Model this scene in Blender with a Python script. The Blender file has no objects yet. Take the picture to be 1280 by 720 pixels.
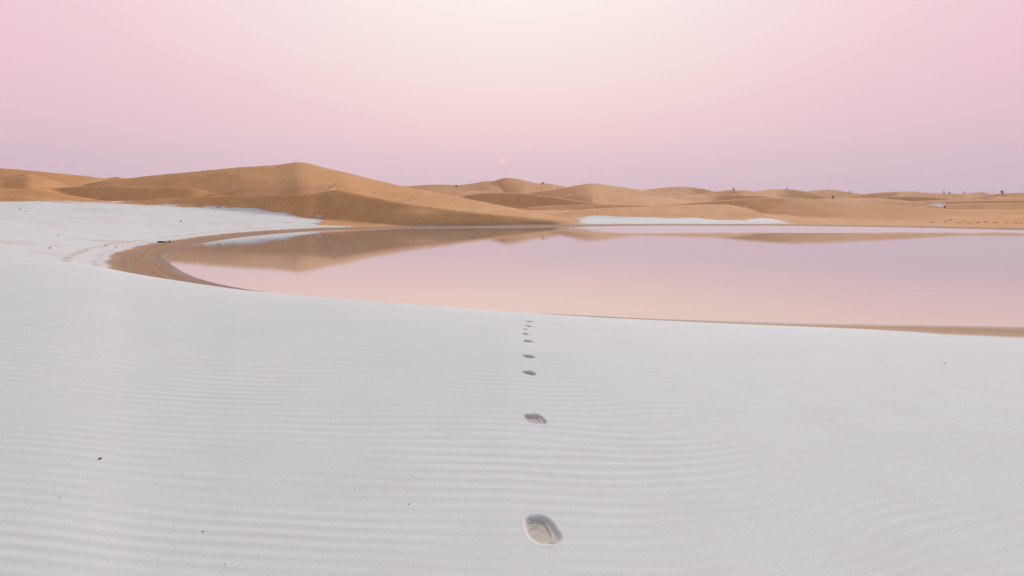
import bpy, bmesh, math, random
import numpy as np
from mathutils import Vector

# ------------------------------------------------------------------ camera, world, sun, exposure
sc = bpy.context.scene
COL = sc.collection
PW, PH, F, HOR, EYE = 1280.0, 720.0, 949.0, 258.0, 3.4     # photo size, focal length (px), horizon row, eye height over the water
cam_data = bpy.data.cameras.new("camera")
cam_data.sensor_width = 36.0
cam_data.lens = 36.0 * F / PW
cam_data.shift_y = -(PH / 2 - HOR) / PW
cam_data.clip_start, cam_data.clip_end = 0.05, 20000
cam = bpy.data.objects.new("camera", cam_data)
cam.location = (0, 0, EYE)
cam.rotation_euler = (math.radians(90), 0, 0)
COL.objects.link(cam)
sc.camera = cam

def lin(c):
    o = []
    for v in c:
        v = v / 255.0
        o.append(v / 12.92 if v <= 0.04045 else ((v + 0.055) / 1.055) ** 2.4)
    return (*o, 1.0)

world = bpy.data.worlds.new("World")
sc.world = world
world.use_nodes = True
wt = world.node_tree
wt.nodes.clear()

class NT:
    """tiny helper to write node trees"""
    def __init__(s, t): s.t = t
    def n(s, typ, **kw):
        o = s.t.nodes.new(typ)
        for k, v in kw.items(): setattr(o, k, v)
        return o
    def l(s, a, b): s.t.links.new(a, b)
    def put(s, sock, v):
        if isinstance(v, bpy.types.NodeSocket): s.l(v, sock)
        else: sock.default_value = v
    def m(s, op, a, b=None, c=None, clamp=False):
        o = s.n("ShaderNodeMath", operation=op, use_clamp=clamp)
        for i, v in enumerate((a, b, c)):
            if v is not None: s.put(o.inputs[i], v)
        return o.outputs[0]
    def ss(s, v, a, b, lo=0.0, hi=1.0):
        o = s.n("ShaderNodeMapRange", interpolation_type='SMOOTHSTEP')
        s.put(o.inputs[0], v); s.put(o.inputs[1], a); s.put(o.inputs[2], b); s.put(o.inputs[3], lo); s.put(o.inputs[4], hi)
        return o.outputs[0]
    def mix(s, f, a, b, blend='MIX'):
        o = s.n("ShaderNodeMix", data_type='RGBA', blend_type=blend)
        s.put(o.inputs[0], f); s.put(o.inputs[6], a); s.put(o.inputs[7], b)
        return o.outputs[2]
    def noise(s, vec, scale, detail=4.0, rough=0.55, lac=2.0):
        o = s.n("ShaderNodeTexNoise")
        s.l(vec, o.inputs["Vector"])
        o.inputs["Scale"].default_value = scale; o.inputs["Detail"].default_value = detail
        o.inputs["Roughness"].default_value = rough; o.inputs["Lacunarity"].default_value = lac
        return o.outputs["Fac"]
    def ramp(s, f, stops):
        o = s.n("ShaderNodeValToRGB")
        e = o.color_ramp.elements
        while len(e) < len(stops): e.new(0.5)
        for el, (p, c) in zip(e, stops): el.position = p; el.color = c
        s.l(f, o.inputs[0])
        return o.outputs[0]
    def attr(s, name):
        return s.n("ShaderNodeAttribute", attribute_name=name).outputs["Fac"]
    def scaled(s, vec, v):
        o = s.n("ShaderNodeMapping"); s.l(vec, o.inputs[0]); o.inputs["Scale"].default_value = v
        return o.outputs[0]

W = NT(wt)
gen = W.n("ShaderNodeTexCoord").outputs["Generated"]
sep = W.n("ShaderNodeSeparateXYZ"); W.l(gen, sep.inputs[0])
wx, wy, wz = sep.outputs
hyp = W.m('SQRT', W.m('ADD', W.m('MULTIPLY', wx, wx), W.m('MULTIPLY', wy, wy)))
hyp = W.m('MAXIMUM', hyp, 1e-4)
el = W.m('MULTIPLY', W.m('ARCTAN2', wz, hyp), 1 / (math.pi / 2))
elp = W.m('SQRT', W.m('MAXIMUM', el, 0.0))
hx = W.m('DIVIDE', wx, hyp)
hy = W.m('DIVIDE', wy, hyp)
def stops(*a): return [(p, lin(c)) for p, c in a]
centre = W.ramp(elp, stops((0, (217, 189, 202)), (.105, (221, 193, 204)), (.197, (230, 200, 209)), (.26, (243, 211, 213)),
                           (.325, (247, 224, 221)), (.411, (252, 240, 236)), (.5, (255, 247, 243)), (.70, (200, 200, 206)), (1, (150, 163, 176))))
side = W.ramp(elp, stops((0, (206, 185, 200)), (.105, (208, 186, 200)), (.197, (215, 189, 202)), (.26, (226, 193, 206)),
                         (.325, (235, 197, 209)), (.411, (242, 205, 215)), (.5, (244, 211, 219)), (.70, (180, 183, 194)), (1, (150, 163, 176))))
back = W.ramp(elp, stops((0, (186, 174, 180)), (.2, (192, 180, 186)), (.411, (180, 178, 188)), (.7, (156, 168, 180)), (1, (150, 163, 176))))
fs = W.ss(W.m('ABSOLUTE', hx), 0.0, 0.68)
fb = W.ss(hy, 0.75, -0.25)
skyc = W.mix(fb, W.mix(fs, centre, side), back)
soft = W.noise(W.scaled(gen, (1.0, 1.0, 6.0)), 2.2, 3.0, 0.5)          # faint thin veil, uneven along the horizon
skyc = W.mix(W.ss(soft, 0.35, 0.75, 0.0, 0.05), skyc, lin((250, 232, 236)))
bg = W.n("ShaderNodeBackground"); W.l(skyc, bg.inputs[0]); bg.inputs[1].default_value = 1.0
wo = W.n("ShaderNodeOutputWorld"); W.l(bg.outputs[0], wo.inputs[0])

SUN_EL, SUN_AZ = 22.0, 20.0             # the bright veiled part of the sky, straight ahead and a little to the right
sd = bpy.data.lights.new("sun", 'SUN')
sd.energy, sd.angle, sd.color = 3.0, math.radians(14), (1.0, 0.945, 0.87)
sun = bpy.data.objects.new("sun", sd)
dirv = Vector((math.sin(math.radians(SUN_AZ)) * math.cos(math.radians(SUN_EL)), math.cos(math.radians(SUN_AZ)) * math.cos(math.radians(SUN_EL)), math.sin(math.radians(SUN_EL))))
sun.rotation_euler = dirv.to_track_quat('Z', 'Y').to_euler()
COL.objects.link(sun)
sc.view_settings.view_transform = 'Standard'
sc.view_settings.look = 'None'
sc.view_settings.exposure = 0.0
sc.view_settings.gamma = 1.0
sc.view_settings.use_curve_mapping = False

# ------------------------------------------------------------------ helpers
def tag(o, label=None, cat=None, group=None, kind=None):
    for k, v in (("label", label), ("category", cat), ("group", group), ("kind", kind)):
        if v: o[k] = v
    return o

def hash2(ix, iy, seed):
    h = (ix.astype(np.int64) * 374761393 + iy.astype(np.int64) * 668265263 + seed * 974711) & 0xffffffff
    h = ((h ^ (h >> 13)) * 1274126177) & 0xffffffff
    h = h ^ (h >> 16)
    return (h & 0xffff) / 65535.0

def vnoise(x, y, seed=0):
    ix, iy = np.floor(x), np.floor(y)
    fx, fy = x - ix, y - iy
    u, v = fx * fx * fx * (fx * (fx * 6 - 15) + 10), fy * fy * fy * (fy * (fy * 6 - 15) + 10)
    a, b = hash2(ix, iy, seed), hash2(ix + 1, iy, seed)
    c, d = hash2(ix, iy + 1, seed), hash2(ix + 1, iy + 1, seed)
    return (a + (b - a) * u) * (1 - v) + (c + (d - c) * u) * v - 0.5

def fbm(x, y, seed=0, o=3):
    t, a = 0, 1.0
    for i in range(o):
        t = t + a * vnoise(x, y, seed + i * 17); x, y, a = x * 2.03 + 3.1, y * 2.03 + 7.7, a * 0.5
    return t

def sstep(x, a, b):
    t = np.clip((x - a) / (b - a), 0, 1)
    return t * t * (3 - 2 * t)

def smax(a, b, k):
    h = np.clip(0.5 + 0.5 * (a - b) / k, 0, 1)
    return b + (a - b) * h + k * h * (1 - h)

def curve(xs, ys):
    """monotone cubic through the knots, constant outside"""
    xs, ys = np.array(xs, float), np.array(ys, float)
    h, d = np.diff(xs), np.diff(ys) / np.diff(xs)
    m = np.zeros_like(xs); m[0], m[-1] = d[0], d[-1]
    for i in range(1, len(xs) - 1):
        if d[i - 1] * d[i] > 0:
            w1, w2 = 2 * h[i] + h[i - 1], h[i] + 2 * h[i - 1]
            m[i] = (w1 + w2) / (w1 / d[i - 1] + w2 / d[i])
    def f(x):
        x = np.clip(x, xs[0], xs[-1])
        i = np.clip(np.searchsorted(xs, x, side='right') - 1, 0, len(h) - 1)
        t = (x - xs[i]) / h[i]
        return (ys[i] * (1 + 2 * t) * (1 - t) ** 2 + h[i] * m[i] * t * (1 - t) ** 2
                + ys[i + 1] * t * t * (3 - 2 * t) + h[i] * m[i + 1] * t * t * (t - 1))
    return f

# bearing of a place, written as the photo column it was measured at
def bearing(th): return PW / 2 + F * np.tan(np.clip(th, -1.15, 1.15))

# ------------------------------------------------------------------ lagoon outline on the ground plan (metres)
SHORE_PX = [(209, 319), (212, 327), (226, 338), (252, 349), (300, 360), (400, 374), (500, 383), (600, 389.5), (650, 391.0), (700, 392.8),
            (800, 397.6), (900, 401), (1000, 404), (1140, 407), (1290, 409.5), (1500, 409), (1720, 372), (1800, 330), (1700, 300), (1500, 291),
            (1290, 288.2), (1150, 285.0), (1000, 282.8), (850, 282.2), (720, 283.2), (640, 284.4), (560, 285), (480, 286), (430, 287.3), (380, 289.8),
            (330, 293.6), (290, 298.3), (250, 304.8), (222, 312)]
def px_ground(px, py, z=0.0):
    Y = F * (EYE - z) / (py - HOR)
    return ((px - PW / 2) / F * Y, Y)
ctrl = np.array([px_ground(*p) for p in SHORE_PX])
def closed_spline(P, n):
    out = []
    N = len(P)
    for i in range(N):
        p0, p1, p2, p3 = P[i - 1], P[i], P[(i + 1) % N], P[(i + 2) % N]
        d01, d12, d23 = (max(np.linalg.norm(b - a) ** 0.5, 1e-3) for a, b in ((p0, p1), (p1, p2), (p2, p3)))
        m1 = (p2 - p1) + d12 * ((p1 - p0) / d01 - (p2 - p0) / (d01 + d12))
        m2 = (p2 - p1) + d12 * ((p3 - p2) / d23 - (p3 - p1) / (d12 + d23))
        for k in range(n):
            t = k / n
            out.append((2 * t**3 - 3 * t**2 + 1) * p1 + (t**3 - 2 * t**2 + t) * m1 + (-2 * t**3 + 3 * t**2) * p2 + (t**3 - t**2) * m2)
    return np.array(out)
SHORE = closed_spline(ctrl, 5)

def poly_sd(x, y, P):
    """signed distance to a closed outline, negative inside"""
    shp = np.shape(x)
    x, y = np.ravel(x).astype(np.float32), np.ravel(y).astype(np.float32)
    d2 = np.full(x.shape, 1e12, np.float32); ins = np.zeros(x.shape, bool)
    P = P.astype(np.float32)
    for a, b in zip(P, np.roll(P, -1, 0)):
        ex, ey = b - a
        wx_, wy_ = x - a[0], y - a[1]
        t = np.clip((wx_ * ex + wy_ * ey) / max(ex * ex + ey * ey, 1e-9), 0, 1)
        d2 = np.minimum(d2, (wx_ - ex * t) ** 2 + (wy_ - ey * t) ** 2)
        if abs(ey) > 1e-9:
            c = (a[1] > y) != (b[1] > y)
            ins ^= c & (wx_ < ex * wy_ / ey)
    d = np.sqrt(d2)
    return np.where(ins, -d, d).reshape(shp).astype(float)

# ------------------------------------------------------------------ the dunes: crest line (column, row, distance), slope towards the lagoon, slope behind, rounding
class Dune:
    def __init__(s, group, pts, front, behind=0.3, rnd=2.0, brow=None, soft=9.0):
        s.soft = soft
        s.brow = curve(*zip(*brow)) if brow else None
        px, py, Y = zip(*pts)
        s.group, s.rnd, s.behind = group, rnd, behind
        z = [EYE + (HOR - b) * c / F for b, c in zip(py, Y)]
        s.zc, s.Yc, s.lo, s.hi = curve(px, z), curve(px, Y), px[0], px[-1]
        s.front = curve(*zip(*front)) if isinstance(front, list) else (lambda x, f=front: np.full(np.shape(x), f))
    def height(s, px, th, r):
        d = s.Yc(px) / np.cos(np.clip(th, -1.15, 1.15)) - r
        rr = s.rnd * 0.55
        drop = np.where(d > 0, s.front(px), s.behind) * (np.sqrt(d * d + rr * rr) - rr)
        if s.brow is not None:                        # convex shoulder: gentle on top, then over the brow down the steep lower face
            e = d - s.brow(px)
            drop = drop + 0.25 * (e + np.sqrt(e * e + s.soft))
        return s.zc(px) - drop - 0.12 * np.maximum(np.maximum(s.lo - px, px - s.hi), 0)

DUNES = [
    # the large dune: skyline ridge with its hollow, then the sharp front crest with the slip face down to the water
    Dune('large', [(20, 262, 205), (60, 246, 210), (130, 225, 215), (160, 222.3, 218), (200, 218.5, 222), (240, 215.2, 225), (300, 209.5, 232), (345, 206.4, 237),
                   (361, 204.2, 239), (372, 202.8, 240), (383, 204.4, 238), (400, 208.4, 235), (440, 217, 226), (470, 224.5, 217), (505, 232.3, 206), (560, 243, 190), (620, 255, 172),
                   (680, 266.5, 155), (725, 276.5, 142), (770, 290, 134)],
         [(130, .25), (250, .22), (310, .165), (372, .13), (400, .112), (415, .102), (432, .090), (470, .085), (520, .066), (560, .055), (620, .037), (680, .025), (725, .02)], .45, 1.6,
         [(130, 120), (340, 112), (400, 98), (423, 88), (440, 90), (470, 85), (505, 79), (560, 66), (620, 49), (680, 34), (725, 20)], 30.0),
    Dune('large', [(90, 262, 134), (130, 255, 136), (170, 250.8, 138), (240, 246.8, 139), (300, 244.8, 138), (340, 243.8, 138), (380, 242.2, 139), (400, 239.8, 141),
                   (412, 237.8, 142), (422, 238, 142), (436, 246, 142)], [(90, .12), (240, .28), (330, .42), (400, .50), (424, .50)], .08, .7),
    Dune('large', [(392, 247, 141), (408, 239.4, 142), (422, 237.4, 142.5), (440, 240, 142), (460, 244.4, 140.5), (480, 248.4, 138), (520, 255.4, 134), (580, 264, 129.5), (640, 271, 127),
                   (700, 278, 125), (740, 284, 124), (790, 296, 122)], [(412, .50), (520, .52), (640, .45), (740, .3)], .06, 4.0),
    Dune('large', [(392, 244, 140), (398, 241, 142), (408, 237, 149), (416, 232.8, 161), (424, 227.4, 181), (430, 229, 182), (445, 239, 181)], [(390, .2), (424, .09)], .08, .7, [(392, 0), (400, 0), (408, 5), (416, 14), (424, 30), (445, 30)], 6.0),
    # dunes on the left
    Dune('left', [(20, 250, 168), (55, 238, 172), (75, 235.4, 174), (140, 233.4, 177), (200, 233.8, 180), (238, 235.2, 182), (262, 240, 184), (300, 252, 184)], .5, .10, .8),
    Dune('left', [(-1600, 225, 300), (-600, 208, 250), (-200, 203, 235), (0, 210, 230), (30, 212, 232), (60, 214.6, 235), (100, 218.3, 240), (118, 220.4, 242), (130, 221.8, 245),
                  (145, 220.2, 250), (155, 221.8, 250), (200, 234, 250), (260, 255, 250)], .22, .3, 2.0),
    Dune('left', [(-300, 223, 190), (-60, 223, 192), (0, 222, 193), (18, 218.5, 195), (34, 215.6, 197), (50, 219.5, 195), (80, 230.5, 191), (100, 237.5, 188), (140, 250, 185)], .14, .3, 3.0),
    Dune('left', [(-900, 222, 165), (-400, 226, 160), (-100, 232, 152), (0, 235.5, 150), (40, 236.5, 150), (60, 239, 148), (100, 246, 145), (135, 252, 142), (175, 258, 138), (210, 268, 135)], .15, .10, 4.0),
    Dune('left', [(-400, 241, 138), (0, 245, 134), (50, 248.5, 133), (90, 254, 132), (130, 262, 130)], .24, .05, 4.0),
    # the long dune across the water on the right
    Dune('right', [(730, 272, 205), (780, 262, 205), (810, 257.6, 204), (860, 253.6, 202), (900, 250.8, 199), (950, 247.8, 192), (985, 246.4, 182), (1020, 248, 174), (1060, 251.5, 168), (1100, 254.6, 164),
                   (1160, 259.6, 160), (1220, 265.5, 155), (1280, 271, 150), (1400, 284, 145)], [(800, .34), (920, .30), (1000, .22), (1080, .15), (1280, .12)], .18, 1.5),
    Dune('right', [(640, 276, 160), (690, 268, 166), (740, 261, 172), (800, 258.6, 176), (860, 256.6, 178), (905, 256, 178), (930, 259, 172), (950, 266, 163), (975, 280, 150)], .115, .05, 3.0),
    Dune('right', [(1030, 276, 152), (1080, 268, 154), (1140, 263.5, 158), (1200, 262, 160), (1290, 261.5, 160), (1500, 258, 170), (2000, 252, 190), (3000, 250, 200)], .10, .1, 6.0),
    Dune('right', [(1120, 262, 230), (1150, 257, 235), (1190, 254.5, 240), (1240, 253.3, 245), (1290, 252.6, 245), (1400, 250, 245), (1700, 256, 250)], .20, .15, 3.0),
    # mid distance
    Dune('far', [(540, 258, 330), (565, 249, 330), (590, 242.6, 330), (612, 240.4, 330), (640, 240.6, 328), (680, 244.2, 322), (712, 248.6, 316), (745, 253.8, 310), (800, 264, 300)], .42, .10, 1.5),
    Dune('far', [(640, 262, 262), (680, 257.4, 258), (720, 256.2, 256), (790, 256.6, 252), (840, 258.5, 250), (900, 266, 250)], .25, .10, 2.0),
    Dune('far', [(610, 250, 480), (650, 243, 478), (680, 238.4, 472), (702, 235.2, 464), (724, 231.2, 456), (741, 229.4, 450), (770, 233.2, 450), (796, 237, 445), (850, 248, 440), (900, 262, 440)],
         [(640, .30), (700, .22), (741, .12), (850, .16)], .3, 2.5),
    Dune('far', [(690, 262, 380), (730, 251, 384), (760, 246.5, 388), (800, 244, 390), (830, 246, 390), (860, 252, 385), (890, 260, 380)], .09, .10, 4.0),
    Dune('far', [(420, 244, 620), (480, 234.4, 620), (515, 232.2, 620), (545, 230.6, 620), (570, 231.4, 612), (590, 229.5, 606), (612, 226.4, 596), (640, 232, 590), (690, 246, 590)], .13, .3, 3.0),
    Dune('far', [(560, 246, 560), (600, 234, 572), (618, 226, 578), (634, 222.2, 582), (652, 224.6, 584), (672, 229, 586), (688, 230, 590), (700, 232.2, 600), (740, 242, 600), (790, 255, 600)],
         [(600, .34), (634, .22), (660, .14), (740, .14)], .3, 2.5),
    Dune('far', [(490, 248, 520), (540, 241, 516), (580, 238.4, 512), (620, 240.2, 508), (660, 246, 505), (700, 255, 505)], .10, .1, 4.0),
    Dune('far', [(760, 250, 560), (795, 239, 560), (828, 234.5, 560), (853, 233.2, 560), (876, 235.4, 560), (897, 239.8, 560), (930, 247, 560), (980, 258, 560)], [(760, .14), (853, .16), (880, .34), (980, .3)], .3, 2.5),
    Dune('far', [(790, 252, 480), (830, 246.6, 480), (870, 243.0, 486), (893, 239.6, 490), (917, 237.8, 494), (932, 238.0, 496), (950, 243, 496), (990, 254, 490)], [(800, .30), (917, .28), (935, .14), (990, .14)], .3, 2.0),
    Dune('far', [(910, 250, 560), (935, 241, 560), (951, 238.2, 560), (968, 236.4, 560), (986, 236.3, 562), (1002, 238.6, 566), (1022, 243, 566), (1060, 254, 566)], [(910, .14), (968, .14), (990, .30), (1060, .3)], .3, 2.5),
    Dune('far', [(960, 252, 690), (1000, 240.5, 690), (1020, 237.8, 695), (1036, 236.8, 700), (1056, 239.3, 700), (1080, 243.4, 700), (1120, 253, 700)], .20, .3, 3.0),
    Dune('far', [(1030, 254, 640), (1065, 245, 642), (1095, 241.2, 646), (1118, 239.8, 650), (1138, 239.6, 650), (1156, 241.0, 650), (1180, 245.5, 650), (1230, 256, 650)], [(1030, .34), (1118, .28), (1130, .14), (1230, .16)], .3, 2.5),
    Dune('far', [(1090, 256, 800), (1130, 243.5, 800), (1155, 241, 800), (1180, 241.6, 800), (1204, 241.9, 800), (1216, 240.4, 790), (1226, 239.9, 785), (1238, 242.6, 785), (1262, 248, 785), (1310, 258, 785)], .18, .3, 3.0),
    Dune('far', [(1170, 258, 560), (1205, 248.5, 560), (1232, 243.6, 560), (1254, 241.5, 560), (1280, 240.6, 560), (1330, 239, 560), (1450, 235, 560), (1600, 240, 560), (1900, 236, 560), (2600, 238, 560), (4000, 238, 560)], [(1170, .34), (1240, .28), (1290, .16), (2000, .2)], .3, 3.0),
    Dune('far', [(1040, 262, 330), (1075, 254.5, 338), (1110, 252.2, 342), (1150, 251.0, 345), (1200, 249.8, 348), (1240, 248.6, 350), (1290, 249, 350), (1400, 246, 350), (1700, 250, 350)], .18, .12, 3.0),
    Dune('far', [(980, 256, 440), (1010, 250.5, 440), (1045, 247.3, 440), (1075, 246.8, 440), (1110, 248.6, 440), (1150, 253, 440), (1200, 262, 440)], .13, .12, 4.0),
    Dune('far', [(1130, 257, 300), (1180, 252.4, 305), (1225, 251.0, 306), (1270, 250.9, 306), (1330, 254, 306)], .36, .12, 1.5),
    Dune('far', [(1060, 253, 520), (1090, 247.4, 520), (1125, 245.2, 525), (1160, 245.8, 528), (1190, 248.4, 528), (1230, 254, 528)], .38, .15, 1.5),
    Dune('far', [(1180, 252, 430), (1225, 246.8, 430), (1260, 245.6, 430), (1300, 245.8, 430), (1350, 250, 430)], [(1180, .36), (1235, .30), (1250, .10), (1350, .12)], .15, 1.5),
    Dune('far', [(690, 248, 400), (720, 242.2, 402), (745, 240.4, 404), (775, 242, 404), (810, 246.4, 402), (850, 253, 400)], [(690, .34), (728, .30), (740, .10), (850, .12)], .12, 1.5),
    Dune('far', [(815, 250, 412), (850, 244.6, 414), (890, 243.2, 416), (930, 243.6, 416), (970, 247, 414), (1000, 252, 412)], [(815, .10), (880, .12), (905, .34), (1000, .36)], .12, 1.5),
    Dune('far', [(-4000, 240, 700), (-1500, 232, 700), (-800, 238, 700), (-300, 244, 700), (200, 240, 700), (600, 246, 760), (1200, 247, 900), (2500, 243, 800), (4000, 240, 700)], .16, .3, 4.0),
]

# brow of the white slope we stand on (column, row, distance)
LIP = [(-1400, 300, 12), (-700, 306, 16), (-300, 312, 20), (0, 320, 22), (60, 325, 21.5), (110, 331, 21), (165, 341.5, 19.8), (220, 350.5, 18.6), (260, 356.5, 17.8), (300, 362, 17), (400, 371.4, 16),
       (500, 379.2, 15.2), (600, 386.8, 14.7), (640, 389.8, 14.5), (700, 393.8, 14.5), (800, 399.6, 14.7), (900, 404.4, 15), (1000, 408.4, 15.3), (1100, 412.2, 15.6), (1200, 416, 15.9), (1290, 419.2, 16),
       (1600, 428, 14), (2400, 440, 10)]
lp, lr, lY = zip(*LIP)
LIP_Y, LIP_ROW = curve(lp, lY), curve(lp, lr)
LIP_K = curve([-1400, 600, 700, 800, 1000, 1290, 3000], [1, 1, 1, .966, .91, .75, .7])
LIP_C = curve([-1400, 600, 650, 720, 800, 3000], [.02, .02, .018, .004, .001, .001])
PLAIN = curve([-4000, 300, 480, 5000], [4.3, 4.3, 1.8, 1.8])
PRINTS = []

def print_shape(p, x, y):
    """depth of a footprint at world x, y"""
    dx, dy = x - p['x'], y - p['y']
    c, s = math.cos(p['rot']), math.sin(p['rot'])
    u, v = (dx * c + dy * s) / (p['w'] / 2), (-dx * s + dy * c) / (p['l'] / 2)     # across, along (toe at +1)
    wob = 1 + 0.05 * np.sin(3 * np.arctan2(v, u) + p['seed']) + 0.012 * np.sin(7 * np.arctan2(v, u) + 2 * p['seed'])
    q = (np.abs(u) ** 2.8 + np.abs(v) ** 2.8 + 1e-9) ** (1 / 2.8) * wob
    u2, v2 = (u + 0.16) / 0.66, (v - 0.16) / 0.72
    q2 = (np.abs(u2) ** 3 + np.abs(v2) ** 3 + 1e-9) ** (1 / 3)
    outer = 1 - sstep(q, 0.66, 1.0)
    inner = 1 - sstep(q2, 0.80, 1.02)
    heel = np.exp(-(((u - .28) / .16) ** 2 + ((v + .74) / .11) ** 2))
    tread = inner * sstep(v2, 0.10, 0.30) * (1 - sstep(v2, .85, .98)) * (0.5 + 0.5 * np.sin(v2 * 27)) * (1 - sstep(np.abs(u2), .6, .85))
    rim = np.exp(-((q - 1.10) / 0.09) ** 2)
    z = -p['d'] * (0.62 * outer + 0.30 * inner * (1 + .25 * v2) + .22 * heel) + 0.0038 * tread * p['t'] + p['d'] * 0.025 * rim
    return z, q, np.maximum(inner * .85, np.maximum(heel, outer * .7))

def terrain(th, r, parts=False, prints=True):
    """ground height by bearing and distance; also which landform is on top and the shore distance"""
    px = bearing(th)
    x, y = r * np.sin(th), r * np.cos(th)
    d = np.full(np.shape(r), 200.0)
    m = r < 330
    if np.any(m): d[m] = poly_sd(x[m], y[m], SHORE)
    # valley floor round the lagoon
    A = 1.2 + (PLAIN(px) - 1.2) * sstep(y, 18, 62)
    dp = np.maximum(d, 0)
    mid = A * (1 - np.exp(-(dp / 36.0) ** 1.6)) + 0.022 * np.minimum(dp, 12)
    mid = np.where(d < 0, np.maximum(-0.05 * -d, -0.8), mid)
    und = fbm(x / 9.0, y / 9.0, 5) * 0.10 + fbm(x / 2.2, y / 2.2, 9) * 0.018
    mid = mid + und * sstep(d, 3, 16) * sstep(r, 20, 30)
    # the white slope we stand on, rolling over at its brow
    cosb = np.cos(np.clip(th, -1.15, 1.15))
    L = LIP_Y(px) / cosb
    slope = (LIP_ROW(px) - HOR) / F * cosb
    zl = EYE - slope * L
    k = LIP_K(px)
    B = (k * (zl - EYE) - (zl - 1.8)) / 5.0
    Ac = (zl - 1.8) - B
    t = np.minimum(r / L, 1.0)
    fg = 1.8 + Ac * t + B * t ** 6
    over = np.maximum(r - L, 0)
    fg = fg - k * slope * over - LIP_C(px) * over ** 2 - 0.02 * np.maximum(over - 7, 0) ** 2
    fg = fg + fbm(x / 3.5, y / 3.5, 31, 2) * 0.009 * (1 - sstep(r / L, .55, .95))
    # wind ripples: long low crests, turning to the right of the footprints
    wx_ = x + fbm(x / 1.1, y / 1.1, 40, 2) * .35
    turn = 0.62 * (np.sqrt((wx_ - 0.9) ** 2 + 0.5) + (wx_ - 0.9)) * 0.5 - 0.04 * wx_
    fine = fbm(x * .9, y * 1.5, 51, 2) * 0.07 + fbm(x * .33, y * .45, 57, 2) * .24
    ph = (y - turn + fine) / (0.116 + 0.005 * np.clip(y - 4, -1, 6)) * 2 * math.pi
    amp = (0.55 + 0.9 * fbm(x * .8, y * 1.6, 63, 2)) * (1 - sstep(r / L, .45, .86)) * (1 - .55 * sstep(x, .7, 2.6))
    amp = np.clip(amp, 0.08, 1.2)
    amp = amp * (1 - sstep(r / L, .45, .90))
    rip = 0.0031 * amp * ((0.5 + 0.5 * np.sin(ph + .35 * np.cos(ph))) ** 1.9 - .4)
    fg = fg + np.where(r < L, rip, 0)
    z = smax(fg, mid, 0.07)
    # dunes
    own = np.zeros(np.shape(r), np.int8)
    dn = np.full(np.shape(r), -50.0)
    mm = r > 60
    if np.any(mm):
        tm, rm, pm, xm, ym = th[mm], r[mm], px[mm], x[mm], y[mm]
        cur = np.full(rm.shape, -50.0); who = np.zeros(rm.shape, np.int8)
        for D in DUNES:
            h = D.height(pm, tm, rm)
            code = {'large': 1, 'left': 2, 'right': 3, 'far': 4}[D.group]
            who = np.where(h > cur, code, who)
            cur = smax(h, cur, 0.5 if D.group in ('large', 'left', 'right') else 0.6)
        cur = cur + (fbm(xm / 34, ym / 34, 71, 3) * .40 + fbm(xm / 8, ym / 12, 77, 2) * .10) * sstep(cur, 1.5, 6)
        dn[mm] = cur; own[mm] = who
    c0 = 4.5 + 9.5 * sstep(px, 690, 740) * (1 - sstep(px, 960, 1000)) + 7 * sstep(px, 215, 260) * (1 - sstep(px, 380, 430))
    cap = 0.10 + 0.045 * np.clip(d - 4.5, 0, 9.5) + 0.40 * np.maximum(d - c0, 0) + 0.2 * np.sqrt(np.maximum(d - c0, 0))
    dn = -smax(-dn, -np.where(r > 60, cap, 1e3), 0.5)
    zz = smax(z, dn, 0.30)
    zz = np.where(d < 3, np.where(r < 60, z, np.minimum(zz, np.maximum(z, 0.03 * np.maximum(d, 0) + np.minimum(d, 0) * .05))), zz)
    if prints:
        for p in PRINTS:
            near = (x - p['x']) ** 2 + (y - p['y']) ** 2 < (p['l'] * .8) ** 2
            if np.any(near):
                dz, q, _ = print_shape(p, x[near], y[near])
                zz[near] += -(p['d'] * 1.25) * (1 - sstep(q, .80, 1.12))
    if parts:
        return zz, d, mid, dn, own, r / L
    return zz

def spot(px, py, prints=False, far=2500):
    """the point of the ground seen at a photo position: march along the line of sight"""
    r = np.exp(np.linspace(math.log(1.5), math.log(far), 6000))
    th = math.atan((px - PW / 2) / F)
    T = np.full(r.shape, th)
    zs = terrain(T, r, prints=prints)
    ray = EYE + (HOR - py) / F * r * math.cos(th)
    k = np.nonzero(zs >= ray)[0]
    if len(k) == 0:                                     # just above a crest: take the crest
        w = (zs - ray) / r; w[r < 60] = -9
        i = int(np.argmax(w))
    else: i = int(k[0])
    return Vector((r[i] * math.sin(th), r[i] * math.cos(th), zs[i]))

# ------------------------------------------------------------------ footprints: where they are pressed in
STEPS = [  # column, row, width, length, depth, turn (deg), tread, label
    (677.5, 662, .182, .375, .030, 9, 1.0, "large deep footprint nearest the camera with tread lines in its toe"),
    (668.5, 523.5, .176, .30, .027, 14, .7, "second footprint up from the bottom, wide oval dent with dark toe"),
    (662, 466.2, .118, .20, .034, 24, 0, "third footprint up from the bottom, small oval dent in the smooth white sand"),
    (661, 445.6, .125, .20, .034, 24, 0, "fourth footprint up, lower of the two close behind the fifth"),
    (660, 426.6, .116, .17, .030, 24, 0, "fifth footprint up, narrow dark dash in the middle of the trail"),
    (657, 417.6, .082, .13, .028, 20, 0, "sixth footprint up, short dash just before the faintest print"),
    (656.5, 411.6, .060, .10, .012, 20, 0, "faintest footprint of the trail, barely dented, among the far small ones"),
    (660, 407.6, .085, .14, .030, 20, 0, "small footprint second from the brow of the white slope"),
    (662, 402.0, .100, .15, .030, 20, 0, "farthest footprint of the trail, right under the brow by the water"),
]
for i, (px, py, w, l, dpt, rot, tr, lab) in enumerate(STEPS):
    q = spot(px, py)
    PRINTS.append(dict(x=q.x, y=q.y, w=w, l=l, d=dpt, rot=math.radians(rot), t=tr, seed=1.3 * i + .4, label=lab))

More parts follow.
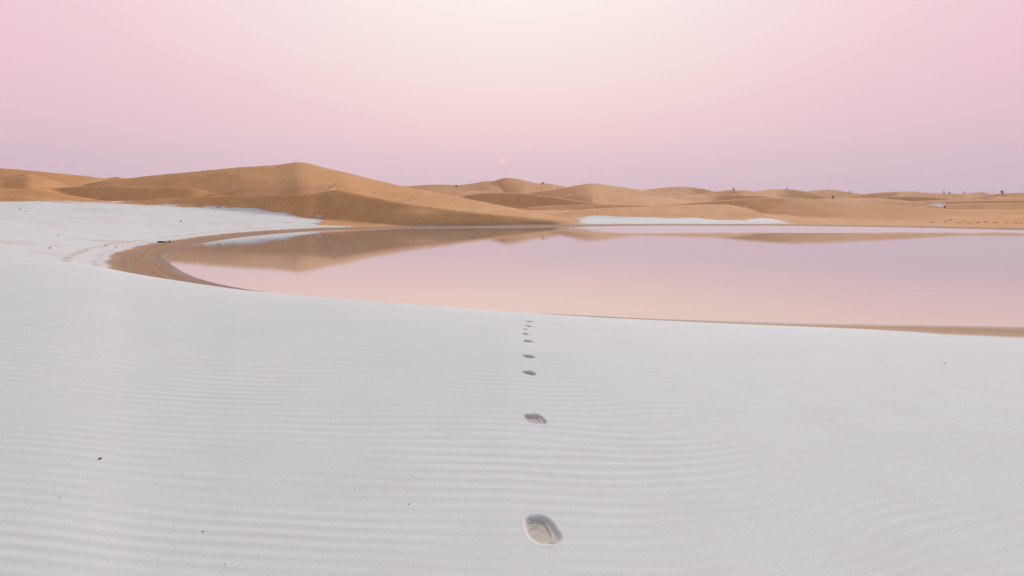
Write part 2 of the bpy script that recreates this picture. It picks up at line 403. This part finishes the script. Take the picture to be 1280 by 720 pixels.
# ------------------------------------------------------------------ sand material
def sand_material():
    m = bpy.data.materials.new("sand"); m.use_nodes = True
    t = NT(m.node_tree); m.node_tree.nodes.clear()
    pos = t.n("ShaderNodeNewGeometry").outputs["Position"]
    d, white, pr, ns = t.attr("shore"), t.attr("white"), t.attr("print"), t.attr("near")
    n1 = t.noise(pos, .35, 5, .6); n2 = t.noise(pos, 1.7, 5, .6); n3 = t.noise(pos, 9, 4, .6)
    grain = t.noise(pos, 210, 3, .75); speck = t.noise(pos, 90, 2, .6)
    patch = t.noise(t.scaled(pos, (.10, .32, .3)), 1.0, 5, .62)
    # white gypsum-like sand
    wcol = t.mix(t.ss(n1, .3, .7), lin((224, 225, 226)), lin((228, 228, 228)))
    wcol = t.mix(t.ss(n2, .40, .72, 0, .30), wcol, lin((217, 215, 213)))
    wcol = t.mix(t.ss(grain, .36, .68, 0, .55), wcol, lin((190, 184, 182)))
    wcol = t.mix(t.ss(speck, .66, .78, 0, .5), wcol, lin((176, 160, 148)))
    wcol = t.mix(t.ss(ns, 1.0, 1.8, 0, .6), wcol, lin((228, 223, 221)))
    # thin ochre streaks blown over the flat beyond the slope
    sk = t.noise(t.scaled(pos, (.22, .60, .5)), 1.0, 7, .66)
    sk2 = t.noise(t.scaled(pos, (.05, .12, .1)), 1.0, 3, .5)
    st = t.m('MULTIPLY', t.m('MULTIPLY', t.ss(sk, .52, .65), t.ss(sk2, .41, .56)), t.ss(ns, 1.0, 1.3))
    wcol = t.mix(t.m('MULTIPLY', st, .66), wcol, lin((205, 172, 145)))
    # ochre dune sand
    oc = t.mix(t.ss(t.noise(pos, .022, 4, .55), .35, .65), lin((218, 159, 107)), lin((209, 147, 96)))
    oc = t.mix(t.ss(t.noise(t.scaled(pos, (.30, .06, .5)), 1.0, 5, .6), .42, .68, 0, .45), oc, lin((228, 177, 127)))
    oc = t.mix(t.ss(n2, .45, .70, 0, .22), oc, lin((198, 138, 90)))
    drape = t.noise(t.scaled(pos, (1.6, .16, .4)), 1.0, 6, .68)
    oc = t.mix(t.ss(drape, .50, .72, 0, .28), oc, lin((182, 124, 78)))
    oc = t.mix(t.ss(drape, .48, .30, 0, .22), oc, lin((232, 182, 134)))
    # damp beach band
    wob = t.m('ADD', d, t.m('MULTIPLY', t.m('SUBTRACT', t.noise(pos, .30, 5, .62), .5), 2.0))
    wob2 = t.m('ADD', d, t.m('MULTIPLY', t.m('SUBTRACT', t.noise(pos, .9, 4, .6), .5), .8))
    beach = t.mix(t.ss(wob2, .15, .9), lin((160, 138, 128)), lin((166, 134, 112)))
    beach = t.mix(t.ss(wob2, 1.0, 1.9), beach, lin((174, 136, 106)))
    beach = t.mix(t.ss(wob2, 2.2, 3.1, 0, .7), beach, lin((170, 138, 116)))
    beach = t.mix(t.ss(wob, 3.6, 4.4), beach, lin((184, 146, 116)))
    cx = t.n("ShaderNodeCombineXYZ"); sp = t.n("ShaderNodeSeparateXYZ"); t.l(pos, sp.inputs[0])
    t.l(t.m('MULTIPLY', wob2, 2.6), cx.inputs[0]); t.l(t.m('MULTIPLY', sp.outputs[0], .10), cx.inputs[1]); t.l(t.m('MULTIPLY', sp.outputs[1], .10), cx.inputs[2])
    lines = t.noise(cx.outputs[0], 1.0, 4, .65)                                # strand lines left by the falling water
    beach = t.mix(t.ss(lines, .50, .66, 0, .5), beach, lin((146, 112, 88)))
    beach = t.mix(t.ss(lines, .46, .34, 0, .45), beach, lin((198, 166, 140)))
    beach = t.mix(t.ss(n3, .4, .7, 0, .25), beach, lin((150, 114, 88)))
    beach = t.mix(t.ss(t.m('ABSOLUTE', t.m('SUBTRACT', wob2, .12)), .10, .02, 0, .4), beach, lin((206, 186, 180)))
    # compose: dry colour, then old tide lines, then beach
    wsel = t.m('ADD', white, t.m('MULTIPLY', t.m('SUBTRACT', patch, .5), 3.8))
    wsel = t.ss(t.m('ADD', wsel, t.m('MULTIPLY', t.m('SUBTRACT', n2, .5), 1.8)), -.10, .10)
    dry = t.mix(wsel, oc, wcol)
    ring = t.m('MULTIPLY', t.ss(t.m('ABSOLUTE', t.m('SUBTRACT', wob, 8.2)), .55, .05), t.m('MULTIPLY', t.ss(sk, .32, .52), t.ss(ns, 1.15, 1.3)))
    ring2 = t.m('MULTIPLY', t.ss(t.m('ABSOLUTE', t.m('SUBTRACT', wob, 6.0)), .5, .05), t.m('MULTIPLY', t.ss(n2, .42, .6), t.ss(ns, 1.15, 1.3)))
    dry = t.mix(t.m('MULTIPLY', t.m('MAXIMUM', ring, ring2), .55), dry, lin((205, 170, 142)))
    base = t.mix(t.ss(wob, 5.5, 4.7), dry, beach)
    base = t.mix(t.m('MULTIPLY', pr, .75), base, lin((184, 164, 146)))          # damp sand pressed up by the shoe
    bs = t.n("ShaderNodeBsdfPrincipled")
    t.l(base, bs.inputs["Base Color"])
    wet = t.ss(wob2, 1.2, .1)
    t.l(t.m('SUBTRACT', .92, t.m('MULTIPLY', wet, .15)), bs.inputs["Roughness"])
    bs.inputs["Specular IOR Level"].default_value = .06
    hgt = t.m('ADD', t.m('MULTIPLY', grain, .0016), t.m('MULTIPLY', speck, .0022))
    far_h = t.m('MULTIPLY', t.noise(t.scaled(pos, (1.0, .30, 1.0)), .8, 5, .6), .15)
    hgt = t.m('ADD', hgt, t.m('MULTIPLY', far_h, t.m('MULTIPLY', t.ss(ns, 1.0, 1.6), t.m('SUBTRACT', 1.0, t.m('MULTIPLY', wsel, .85)))))
    b = t.n("ShaderNodeBump"); b.inputs["Strength"].default_value = .8; b.inputs["Distance"].default_value = 1.0
    t.l(hgt, b.inputs["Height"]); t.l(b.outputs[0], bs.inputs["Normal"])
    o = t.n("ShaderNodeOutputMaterial"); t.l(bs.outputs[0], o.inputs[0])
    return m
SAND = sand_material()

def build_mesh(name, co, quads, nor, attrs, mat):
    me = bpy.data.meshes.new(name)
    nq = len(quads)
    me.vertices.add(len(co)); me.vertices.foreach_set("co", np.ascontiguousarray(co, np.float32).ravel())
    me.loops.add(nq * 4); me.loops.foreach_set("vertex_index", np.ascontiguousarray(quads, np.int32).ravel())
    me.polygons.add(nq); me.polygons.foreach_set("loop_start", np.arange(0, nq * 4, 4, dtype=np.int32))
    me.polygons.foreach_set("use_smooth", np.ones(nq, bool))
    me.update(calc_edges=True)
    for k, v in attrs.items():
        a = me.attributes.new(k, 'FLOAT', 'POINT'); a.data.foreach_set("value", np.ascontiguousarray(v, np.float32))
    me.normals_split_custom_set_from_vertices(np.ascontiguousarray(nor, np.float32).reshape(-1, 3))
    me.materials.append(mat)
    o = bpy.data.objects.new(name, me); COL.objects.link(o)
    return o

# ------------------------------------------------------------------ the ground: one continuous sheet to the horizon, cut into its landforms
thf = np.linspace(-math.radians(38), math.radians(38), 950)
thc = np.linspace(math.radians(38), 2 * math.pi - math.radians(38), 122)[1:-1]
TH = np.concatenate([thf, thc, [2 * math.pi - math.radians(38)]])
def logr(a, b, k): return np.exp(np.linspace(math.log(a), math.log(b), int(math.log(b / a) / k) + 1))[:-1]
R = np.concatenate([logr(.4, 2.6, .03), logr(2.6, 11, .0036), logr(11, 24, .006), logr(24, 120, .0055), logr(120, 270, .0038), logr(270, 1250, .0055), logr(1250, 3000, .06), [3000.0]])
TT, RR = np.meshgrid(TH, R)
TT2 = np.where(TT > math.pi, TT - 2 * math.pi, TT)
Z, SD, MID, DN, OWN, NEAR = terrain(TT2, RR, parts=True)
X, Y = RR * np.sin(TT2), RR * np.cos(TT2)
def grid_normals(X, Y, Z):
    P = np.stack([X, Y, Z], -1)
    du = np.gradient(P, axis=1); dv = np.gradient(P, axis=0)
    n = np.cross(du, dv); n /= np.linalg.norm(n, axis=-1, keepdims=True) + 1e-12
    n[n[..., 2] < 0] *= -1
    return n
N = grid_normals(X, Y, Z)
# where the sand is white: the slope and the flat on the left, strips along the far shore, a pale pan among the dunes
PXG = bearing(TT2)
left_flat = (1.2 - sstep(PXG, 380, 450) * 6)
white = np.clip((MID - DN) / 1.2, -2, 2)
white = np.where(white > left_flat, left_flat, white)
white = np.where(NEAR < 1.6, 2.0, white)
def patch_px(pts, amt=.35, top=2.0):
    global white
    P = np.array([spot(*p)[:2] for p in pts])
    c = P.mean(0); rad = np.abs(P - c).max() + 40
    m = (np.abs(X - c[0]) < rad) & (np.abs(Y - c[1]) < rad)
    s = poly_sd(X[m], Y[m], P)
    white[m] = np.maximum(white[m], np.clip(-s * amt, -2, top))
patch_px([(258, 258.5), (300, 257.5), (332, 265), (362, 272), (392, 280.5), (446, 283), (380, 285), (300, 277), (284, 268)])
patch_px([(722, 271.5), (742, 269.5), (800, 271.5), (868, 272), (900, 275), (930, 275.5), (948, 272), (965, 273), (986, 279), (900, 281), (726, 281)], .5)
patch_px([(1140, 257.5), (1152, 256), (1172, 255), (1178, 257.5), (1165, 259.5), (1150, 259)], .2, -.1)
# landform of each quad
nr, nc = Z.shape
idx = np.arange(nr * nc).reshape(nr, nc)
nxt = np.roll(idx, -1, 1)
quads = np.stack([idx[:-1], nxt[:-1], nxt[1:], idx[1:]], -1).reshape(-1, 4)
lab = np.where(NEAR < 1.25, 0, np.where(SD < 5.0, 1, np.where(DN < MID + .02, 2, 2 + OWN)))
lab = np.where((NEAR >= 1.25) & (SD >= 5) & (lab == 2) & (PXG > 470), 5, lab)
flab = lab[:-1].reshape(-1)
names = {0: "white_sand", 1: "beach", 2: "sand_flat", 3: "large_dune", 4: "left_dunes", 5: "shore_dunes", 6: "distant_dunes"}
co = np.stack([X, Y, Z], -1).reshape(-1, 3); nf = N.reshape(-1, 3)
at = {"shore": (np.clip(SD, -5, 60) * curve([-500, 200, 330, 460, 700, 2500], [1.5, 1.5, 1.2, 1.0, .92, .92])(PXG) * (1 - .19 * sstep(PXG, 640, 800) * (RR < 45))).ravel(), "white": white.ravel(), "print": np.zeros(Z.size), "near": np.clip(NEAR, 0, 5).ravel()}
for k, nm in names.items():
    q = quads[flab == k]
    if len(q) == 0: continue
    used, inv = np.unique(q, return_inverse=True)
    o = build_mesh(nm, co[used], inv.reshape(-1, 4), nf[used], {a: v[used] for a, v in at.items()}, SAND)
    tag(o, kind="structure")

# ------------------------------------------------------------------ thin evening haze lying over the basin
HAZE_D = 0.00015
b = bmesh.new(); bmesh.ops.create_cube(b, size=1.0)
for v in b.verts: v.co = Vector((v.co.x * 6400, v.co.y * 6400, v.co.z * 36 + 15.5))
me = bpy.data.meshes.new("haze"); b.to_mesh(me); b.free()
m = bpy.data.materials.new("haze_air"); m.use_nodes = True
t = NT(m.node_tree); m.node_tree.nodes.clear()
v = t.n("ShaderNodeVolumePrincipled"); v.inputs["Color"].default_value = (.96, .90, .93, 1); v.inputs["Density"].default_value = HAZE_D
t.l(v.outputs[0], t.n("ShaderNodeOutputMaterial").inputs[1])
me.materials.append(m)
haze = bpy.data.objects.new("haze", me); COL.objects.link(haze)
tag(haze, kind="stuff")

# ------------------------------------------------------------------ water
def water_material():
    m = bpy.data.materials.new("lagoon_water"); m.use_nodes = True
    t = NT(m.node_tree); m.node_tree.nodes.clear()
    pos = t.n("ShaderNodeNewGeometry").outputs["Position"]
    bs = t.n("ShaderNodeBsdfPrincipled")
    sp = t.n("ShaderNodeSeparateXYZ"); t.l(pos, sp.inputs[0])
    mud = t.mix(t.ss(t.noise(pos, .05, 3, .5), .35, .65), lin((172, 158, 154)), lin((164, 153, 152)))
    mud = t.mix(t.ss(t.m('ADD', sp.outputs[1], t.m('MULTIPLY', sp.outputs[0], .5)), 58, 22), mud, lin((232, 204, 178)))
    
    bs.inputs["IOR"].default_value = 1.85
    # a breeze ruffles the strip along the far shore
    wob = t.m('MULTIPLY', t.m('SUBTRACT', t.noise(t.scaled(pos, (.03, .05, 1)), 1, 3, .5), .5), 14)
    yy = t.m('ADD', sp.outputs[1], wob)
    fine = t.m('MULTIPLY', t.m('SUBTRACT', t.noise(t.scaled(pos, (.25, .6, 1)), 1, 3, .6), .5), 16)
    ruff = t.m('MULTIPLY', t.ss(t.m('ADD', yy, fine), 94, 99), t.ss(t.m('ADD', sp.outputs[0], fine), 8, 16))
    # sky reflected by the ripples, painted in as a pale pink matte colour
    t.l(mud, bs.inputs["Base Color"]); bs.inputs["Roughness"].default_value = .012
    sky_reflect = t.n("ShaderNodeBsdfDiffuse")
    t.l(t.mix(t.ss(t.noise(t.scaled(pos, (.1, .5, 1)), 1, 4, .6), .35, .65), lin((240, 216, 222)), lin((232, 206, 212))), sky_reflect.inputs[0])
    h1 = t.noise(t.scaled(pos, (.9, 2.2, 1)), 1.0, 3, .5)
    h2 = t.noise(t.scaled(pos, (3.0, 6.0, 1)), 1.0, 2, .5)
    h = t.m('MULTIPLY', t.m('ADD', h1, t.m('MULTIPLY', h2, .3)), t.m('MULTIPLY_ADD', ruff, .004, .0011))
    b = t.n("ShaderNodeBump"); b.inputs["Strength"].default_value = 1.0; b.inputs["Distance"].default_value = 1.0
    t.l(h, b.inputs["Height"]); t.l(b.outputs[0], bs.inputs["Normal"])
    ms = t.n("ShaderNodeMixShader"); t.l(t.m('MULTIPLY', ruff, .93), ms.inputs[0]); t.l(bs.outputs[0], ms.inputs[1]); t.l(sky_reflect.outputs[0], ms.inputs[2])
    o = t.n("ShaderNodeOutputMaterial"); t.l(ms.outputs[0], o.inputs[0])
    return m
bm = bmesh.new()
gx, gy = np.arange(SHORE[:, 0].min() - 4, SHORE[:, 0].max() + 5, 1.5), np.arange(SHORE[:, 1].min() - 4, SHORE[:, 1].max() + 5, 1.5)
CX, CY = np.meshgrid(gx + .75, gy + .75, indexing='ij')
keep = poly_sd(CX, CY, SHORE) < 1.4
vs = {}
def wv(i, j):
    if (i, j) not in vs: vs[i, j] = bm.verts.new((gx[0] + 1.5 * i, gy[0] + 1.5 * j, 0))
    return vs[i, j]
for i, j in zip(*np.nonzero(keep)):
    bm.faces.new((wv(i, j), wv(i + 1, j), wv(i + 1, j + 1), wv(i, j + 1)))
me = bpy.data.meshes.new("water"); bm.to_mesh(me); bm.free()
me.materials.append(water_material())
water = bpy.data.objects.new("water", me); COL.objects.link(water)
tag(water, kind="structure")

# ------------------------------------------------------------------ footprints
for i, p in enumerate(PRINTS):
    nq, na = 46, 96
    qs = np.linspace(0.0, 1.36, nq); an = np.linspace(0, 2 * math.pi, na, endpoint=False)
    Q, A_ = np.meshgrid(qs, an, indexing='ij')
    se = (np.abs(np.cos(A_)) ** 2.8 + np.abs(np.sin(A_)) ** 2.8) ** (-1 / 2.8)
    lu, lv = Q * np.cos(A_) * se * p['w'] / 2, Q * np.sin(A_) * se * p['l'] / 2
    c, s = math.cos(p['rot']), math.sin(p['rot'])
    gx, gy = p['x'] + lu * c - lv * s, p['y'] + lu * s + lv * c
    th, r = np.arctan2(gx, gy), np.hypot(gx, gy)
    ground = terrain(th, r, prints=False)
    dz, q, prn = print_shape(p, gx, gy)
    gz = ground + dz + .0005 - .005 * sstep(Q, 1.05, 1.40)
    grit = fbm(gx * 70, gy * 70, 90 + i, 2) * .0022 * np.clip(prn * 1.6, 0, 1)
    gz = gz + grit
    def wrap(a): return np.concatenate([a, a[:, :1]], 1)
    n = grid_normals(wrap(gx), wrap(gy), wrap(gz))[:, :-1]
    n[0] = n[2].mean(0) / np.linalg.norm(n[2].mean(0))
    ii = np.arange(nq * na).reshape(nq, na); jn = np.roll(ii, -1, 1)
    quads_p = np.stack([ii[:-1], ii[1:], jn[1:], jn[:-1]], -1).reshape(-1, 4)
    base = Vector((p['x'], p['y'], float(ground[0, 0])))
    cop = np.stack([gx - base.x, gy - base.y, gz - base.z], -1).reshape(-1, 3)
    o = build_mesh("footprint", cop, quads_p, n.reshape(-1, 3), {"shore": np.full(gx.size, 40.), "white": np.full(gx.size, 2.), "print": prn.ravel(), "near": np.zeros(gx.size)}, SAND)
    o.location = base
    tag(o, p['label'], "footprint", "footprints in a line across the white sand")

# ------------------------------------------------------------------ small things
rnd = random.Random(4)
def simple_mat(name, c1, c2, scale, rough=.85, bump=.0):
    m = bpy.data.materials.new(name); m.use_nodes = True
    t = NT(m.node_tree); m.node_tree.nodes.clear()
    pos = t.n("ShaderNodeTexCoord").outputs["Object"]
    n = t.noise(pos, scale, 5, .6)
    bs = t.n("ShaderNodeBsdfPrincipled")
    t.l(t.mix(t.ss(n, .3, .7), (*c1, 1), (*c2, 1)), bs.inputs["Base Color"])
    bs.inputs["Roughness"].default_value = rough
    bs.inputs["Specular IOR Level"].default_value = .2
    if bump:
        b = t.n("ShaderNodeBump"); b.inputs["Distance"].default_value = bump; t.l(n, b.inputs["Height"]); t.l(b.outputs[0], bs.inputs["Normal"])
    o = t.n("ShaderNodeOutputMaterial"); t.l(bs.outputs[0], o.inputs[0])
    return m
CHIP = simple_mat("brown_chip", (.17, .12, .09), (.28, .21, .16), 60)
STONE = simple_mat("dark_stone", (.05, .04, .035), (.13, .10, .08), 60, bump=.002)
WOOD = simple_mat("driftwood_bark", (.035, .020, .014), (.09, .05, .035), 14, bump=.01)
LEAF = simple_mat("scrub_leaf", (.030, .036, .020), (.075, .075, .042), 1.5)
STEM = simple_mat("scrub_stem", (.06, .045, .03), (.10, .08, .055), 6)
DRY = simple_mat("dry_grass", (.22, .13, .065), (.34, .21, .11), 6)

def bm_obj(name, bm, mat, parent=None, smooth=True):
    me = bpy.data.meshes.new(name)
    for f_ in bm.faces: f_.smooth = smooth
    bm.to_mesh(me); bm.free(); me.materials.append(mat)
    o = bpy.data.objects.new(name, me); COL.objects.link(o)
    if parent: o.parent = parent
    return o

def rock_mesh(seed, sx, sy, sz):
    b = bmesh.new(); bmesh.ops.create_icosphere(b, subdivisions=3, radius=1)
    g = random.Random(seed)
    planes = [Vector((g.uniform(-1, 1), g.uniform(-1, 1), g.uniform(-.4, 1))).normalized() for _ in range(9)]
    for v in b.verts:
        for pl in planes:
            dd = v.co.dot(pl) - .72
            if dd > 0: v.co -= pl * dd * .9
        v.co *= 1 + .06 * math.sin(v.co.x * 7 + seed) * math.cos(v.co.y * 6)
        v.co = Vector((v.co.x * sx, v.co.y * sy, v.co.z * sz))
    return b

def stone(px, py, wpx, label, group="dark stones scattered on the white sand", flat=.6):
    q = spot(px, py)
    w = wpx / F * q.y
    o = bm_obj("stone", rock_mesh(int(px * 7 + py), w * .5, w * .38, w * .5 * flat), STONE if wpx > 2.8 else CHIP)
    o.location = q + Vector((0, 0, w * .12)); o.rotation_euler.z = rnd.uniform(0, 3)
    tag(o, label, "stone", group)
stone(125, 574, 5.0, "dark grey pebble alone on the rippled white sand at lower left")
stone(253.5, 665, 2.6, "tiny brown pebble near the bottom edge, left of the large footprint")
stone(443.5, 613, 2.0, "tiny brown speck of stone on the ripples, halfway between pebble and footprints")
stone(511, 630.5, 2.4, "tiny brown chip of stone nearest to the left of the large footprint")
stone(281, 706, 2.0, "tiny reddish grain at the very bottom edge of the ripples")
stone(75, 622, 1.8, "tiny grey grain low at the left edge of the rippled sand")
stone(1181, 454.5, 2.2, "tiny dark chip on the smooth white slope at the right")
stone(226.3, 277, 2.6, "dark lump on the white flat below the ochre dune tongue", "stones on the white flat by the lagoon", .9)
stone(62.5, 310.5, 3.0, "black stone on the white flat left of the old tide lines", "stones on the white flat by the lagoon", .8)
stone(24.5, 262.3, 2.2, "left one of two dark stones high on the white flat", "stones on the white flat by the lagoon", .8)
stone(32, 264.6, 2.2, "right one of two dark stones high on the white flat", "stones on the white flat by the lagoon", .8)
stone(188, 283, 2.0, "small brown stone on the white flat above the driftwood", "stones on the white flat by the lagoon", .7)
stone(73, 294, 2.0, "small tan stone between the black stone and the left dunes", "stones on the white flat by the lagoon", .7)
stone(131.5, 307, 2.4, "small brown stone on the outer old tide line", "stones on the white flat by the lagoon", .6)
stone(144.5, 309, 2.6, "brown lump at the outer edge of the damp beach band", "stones on the white flat by the lagoon", .6)

def tube(b, pts, rads, n=8):
    rings = []
    for i, p in enumerate(pts):
        a = (pts[min(i + 1, len(pts) - 1)] - pts[max(i - 1, 0)]).normalized()
        u = a.orthogonal().normalized(); v = a.cross(u)
        rings.append([b.verts.new(p + (u * math.cos(2 * math.pi * k / n) + v * math.sin(2 * math.pi * k / n)) * rads[i] * (1 + .15 * math.sin(k * 2.3 + i))) for k in range(n)])
    for r0, r1 in zip(rings, rings[1:]):
        for k in range(n): b.faces.new((r0[k], r0[(k + 1) % n], r1[(k + 1) % n], r1[k]))
    b.faces.new(rings[0][::-1]); b.faces.new(rings[-1])

# driftwood log and the upright stub beside it, on the beach at the tip of the lagoon
q0, q1 = spot(196.5, 303.0), spot(212, 303.2)
s_ = q0.y / F
root = bpy.data.objects.new("driftwood_log", None); root.location = q0; COL.objects.link(root)
tag(root, "long dark driftwood log lying on the beach at the left tip of the lagoon", "driftwood")
b = bmesh.new()
tube(b, [Vector((s_ * a, .05 * math.sin(a), s_ * h)) for a, h in ((0, .55), (1.2, .75), (3, .80), (5.5, .85), (8, .55), (11, .45), (14.5, .30))], [s_ * v for v in (.45, .95, .85, 1.0, .8, .55, .22)])
bm_obj("trunk", b, WOOD, root)
b = bmesh.new(); tube(b, [Vector((s_ * 5.8, .0, s_ * .9)), Vector((s_ * 6.8, -.1, s_ * 1.5)), Vector((s_ * 8.2, -.16, s_ * 1.6))], [s_ * .4, s_ * .28, s_ * .12], 6)
bm_obj("branch_stub", b, WOOD, root)
b = bmesh.new(); tube(b, [Vector((0, 0, -s_ * .3)), Vector((s_ * .05, 0, s_ * 1.0)), Vector((-s_ * .1, 0, s_ * 2.0)), Vector((s_ * .2, 0, s_ * 2.7))], [s_ * 1.05, s_ * .9, s_ * .95, s_ * .5])
o = bm_obj("wood_stump", b, WOOD); o.location = q1
tag(o, "short dark upright stub of wood at the right end of the driftwood log", "wood stump")

def bush_meshes(seed, w, h):
    g = random.Random(seed)
    lf, st = bmesh.new(), bmesh.new()
    tips = []
    for k in range(9):
        a = g.uniform(0, 6.28); rr = g.uniform(.1, .9) * w / 2
        tip = Vector((math.cos(a) * rr, math.sin(a) * rr, h * g.uniform(.5, .95)))
        tube(st, [Vector((0, 0, -.15 * h)), tip * .5 + Vector((0, 0, .08 * h)), tip], [w * .035, w * .025, w * .01], 5)
        tips.append(tip)
    for k in range(520):
        t_ = g.choice(tips)
        c = t_ * g.uniform(.55, 1.05) + Vector((g.gauss(0, .11) * w, g.gauss(0, .11) * w, g.gauss(0, .09) * h))
        c.z = max(c.z, .04 * h)
        s1 = w * g.uniform(.035, .075)
        u = Vector((g.gauss(0, 1), g.gauss(0, 1), g.gauss(0, 1))).normalized(); v = u.orthogonal().normalized()
        lf.faces.new([lf.verts.new(c + u * s1), lf.verts.new(c + v * s1 * .45), lf.verts.new(c - u * s1), lf.verts.new(c - v * s1 * .45)])
    return lf, st
def bush(px, py, wpx, hpx, label, seed):
    q = spot(px, py)
    k = q.length / F if q.y < 1 else q.y / F
    r_ = bpy.data.objects.new("desert_shrub", None); r_.location = q; COL.objects.link(r_)
    tag(r_, label, "shrub", "dark shrubs on the far dunes")
    lf, st = bush_meshes(seed, wpx * k, hpx * k)
    bm_obj("foliage", lf, LEAF, r_, False); bm_obj("stem", st, STEM, r_)
bush(570.5, 234.2, 3.4, 2.6, "dark shrub on the pale far dunes right of the large dune", 1)
bush(678.5, 230.3, 3.2, 2.6, "dark shrub on the skyline just right of the highest far dune", 2)
bush(917, 238.2, 3.4, 2.8, "dark shrub on the crest of a far dune above the white shore strip", 3)
bush(983.5, 236.8, 2.6, 2.0, "tiny shrub on the skyline above the long shore dune", 4)
bush(1041, 247.9, 4.2, 2.6, "dark shrub below the skyline, behind the crest of the long shore dune", 5)
bush(1062, 241.0, 2.4, 1.8, "tiny shrub on the skyline between two low far dunes", 6)
bush(1180, 241.8, 3.0, 3.4, "upright dark shrub, leftmost of the three on the flat skyline", 7)
bush(1187, 242.0, 3.4, 1.8, "low dark shrub, middle one of the three on the flat skyline", 8)
bush(1205.5, 242.0, 2.6, 2.8, "small upright shrub, rightmost of the three on the flat skyline", 9)
bush(1252.5, 243.0, 5.6, 4.4, "largest dark shrub, on the skyline near the right edge", 10)
bush(1181, 260.0, 3.8, 2.8, "brown shrub beside the pale pan among the right dunes", 11)

# dry tufts along the foot of the right shore dunes: countable clumps
TUFTS = [(1165, 278.6, 7), (1182, 276.8, 5), (1188, 275.2, 6), (1199, 278.6, 8), (1212, 279.0, 6), (1222, 278.4, 8), (1232, 277.8, 6), (1244, 278.6, 7), (1258, 279.0, 5), (1270, 278.6, 6), (1205, 276.8, 4), (1277, 279.6, 4)]
WHERE = ["leftmost low dry tuft of the row at the foot of the right dunes", "dry tuft standing above the leftmost of the row", "highest dry tuft of the row on the slope behind the beach",
         "wide dry tuft under the highest one of the row", "dry tuft right of the wide one, close to the beach", "widest dry tuft in the middle of the row at the right shore", "dry tuft a little above the beach, right of the widest one",
         "dry tuft fourth from the right end of the row", "small dry tuft third from the right end of the row", "dry tuft second from the right end of the row", "small dry tuft above the wide one, halfway to the highest", "small dry tuft at the right edge of the photo by the beach"]
def tuft_mesh(seed, w, h):
    g = random.Random(seed); b = bmesh.new()
    hub = b.verts.new((0, 0, -.3 * h))
    for k in range(90):
        a = g.uniform(0, 6.28); c = Vector((g.gauss(0, .26) * w, g.gauss(0, .16) * w, -.05 * h))
        tip = c + Vector((math.cos(a) * h * .6, math.sin(a) * h * .6, h * g.uniform(.5, 1)))
        u = Vector((-math.sin(a), math.cos(a), 0)) * w * .018
        l_, r_ = b.verts.new(c - u), b.verts.new(c + u)
        b.faces.new([l_, r_, b.verts.new(tip)]); b.faces.new([r_, l_, hub])
    return b
for i, ((px, py, wpx), lab_) in enumerate(zip(TUFTS, WHERE)):
    q = spot(px, py); k = q.y / F
    o = bm_obj("dry_tuft", tuft_mesh(i, wpx * k * .8, 1.3 * k), DRY, None, False); o.location = q
    tag(o, lab_, "dry grass", "dry tufts along the right shore")

# the pale low sun, far beyond everything
SUN_D = 12000.0
b = bmesh.new(); bmesh.ops.create_uvsphere(b, u_segments=48, v_segments=24, radius=SUN_D * 4.6 / F)
m = bpy.data.materials.new("sun_glow"); m.use_nodes = True
t = NT(m.node_tree); m.node_tree.nodes.clear()
e = t.n("ShaderNodeEmission"); e.inputs[0].default_value = lin((247, 204, 205)); e.inputs[1].default_value = 1.0
t.l(e.outputs[0], t.n("ShaderNodeOutputMaterial").inputs[0])
o = bm_obj("sun_disc", b, m)
o.location = ((629 - PW / 2) / F * SUN_D, SUN_D, EYE + (HOR - 201) / F * SUN_D)
tag(o, "pale pink sun disc hanging low in the sky above the far dunes", "sun")
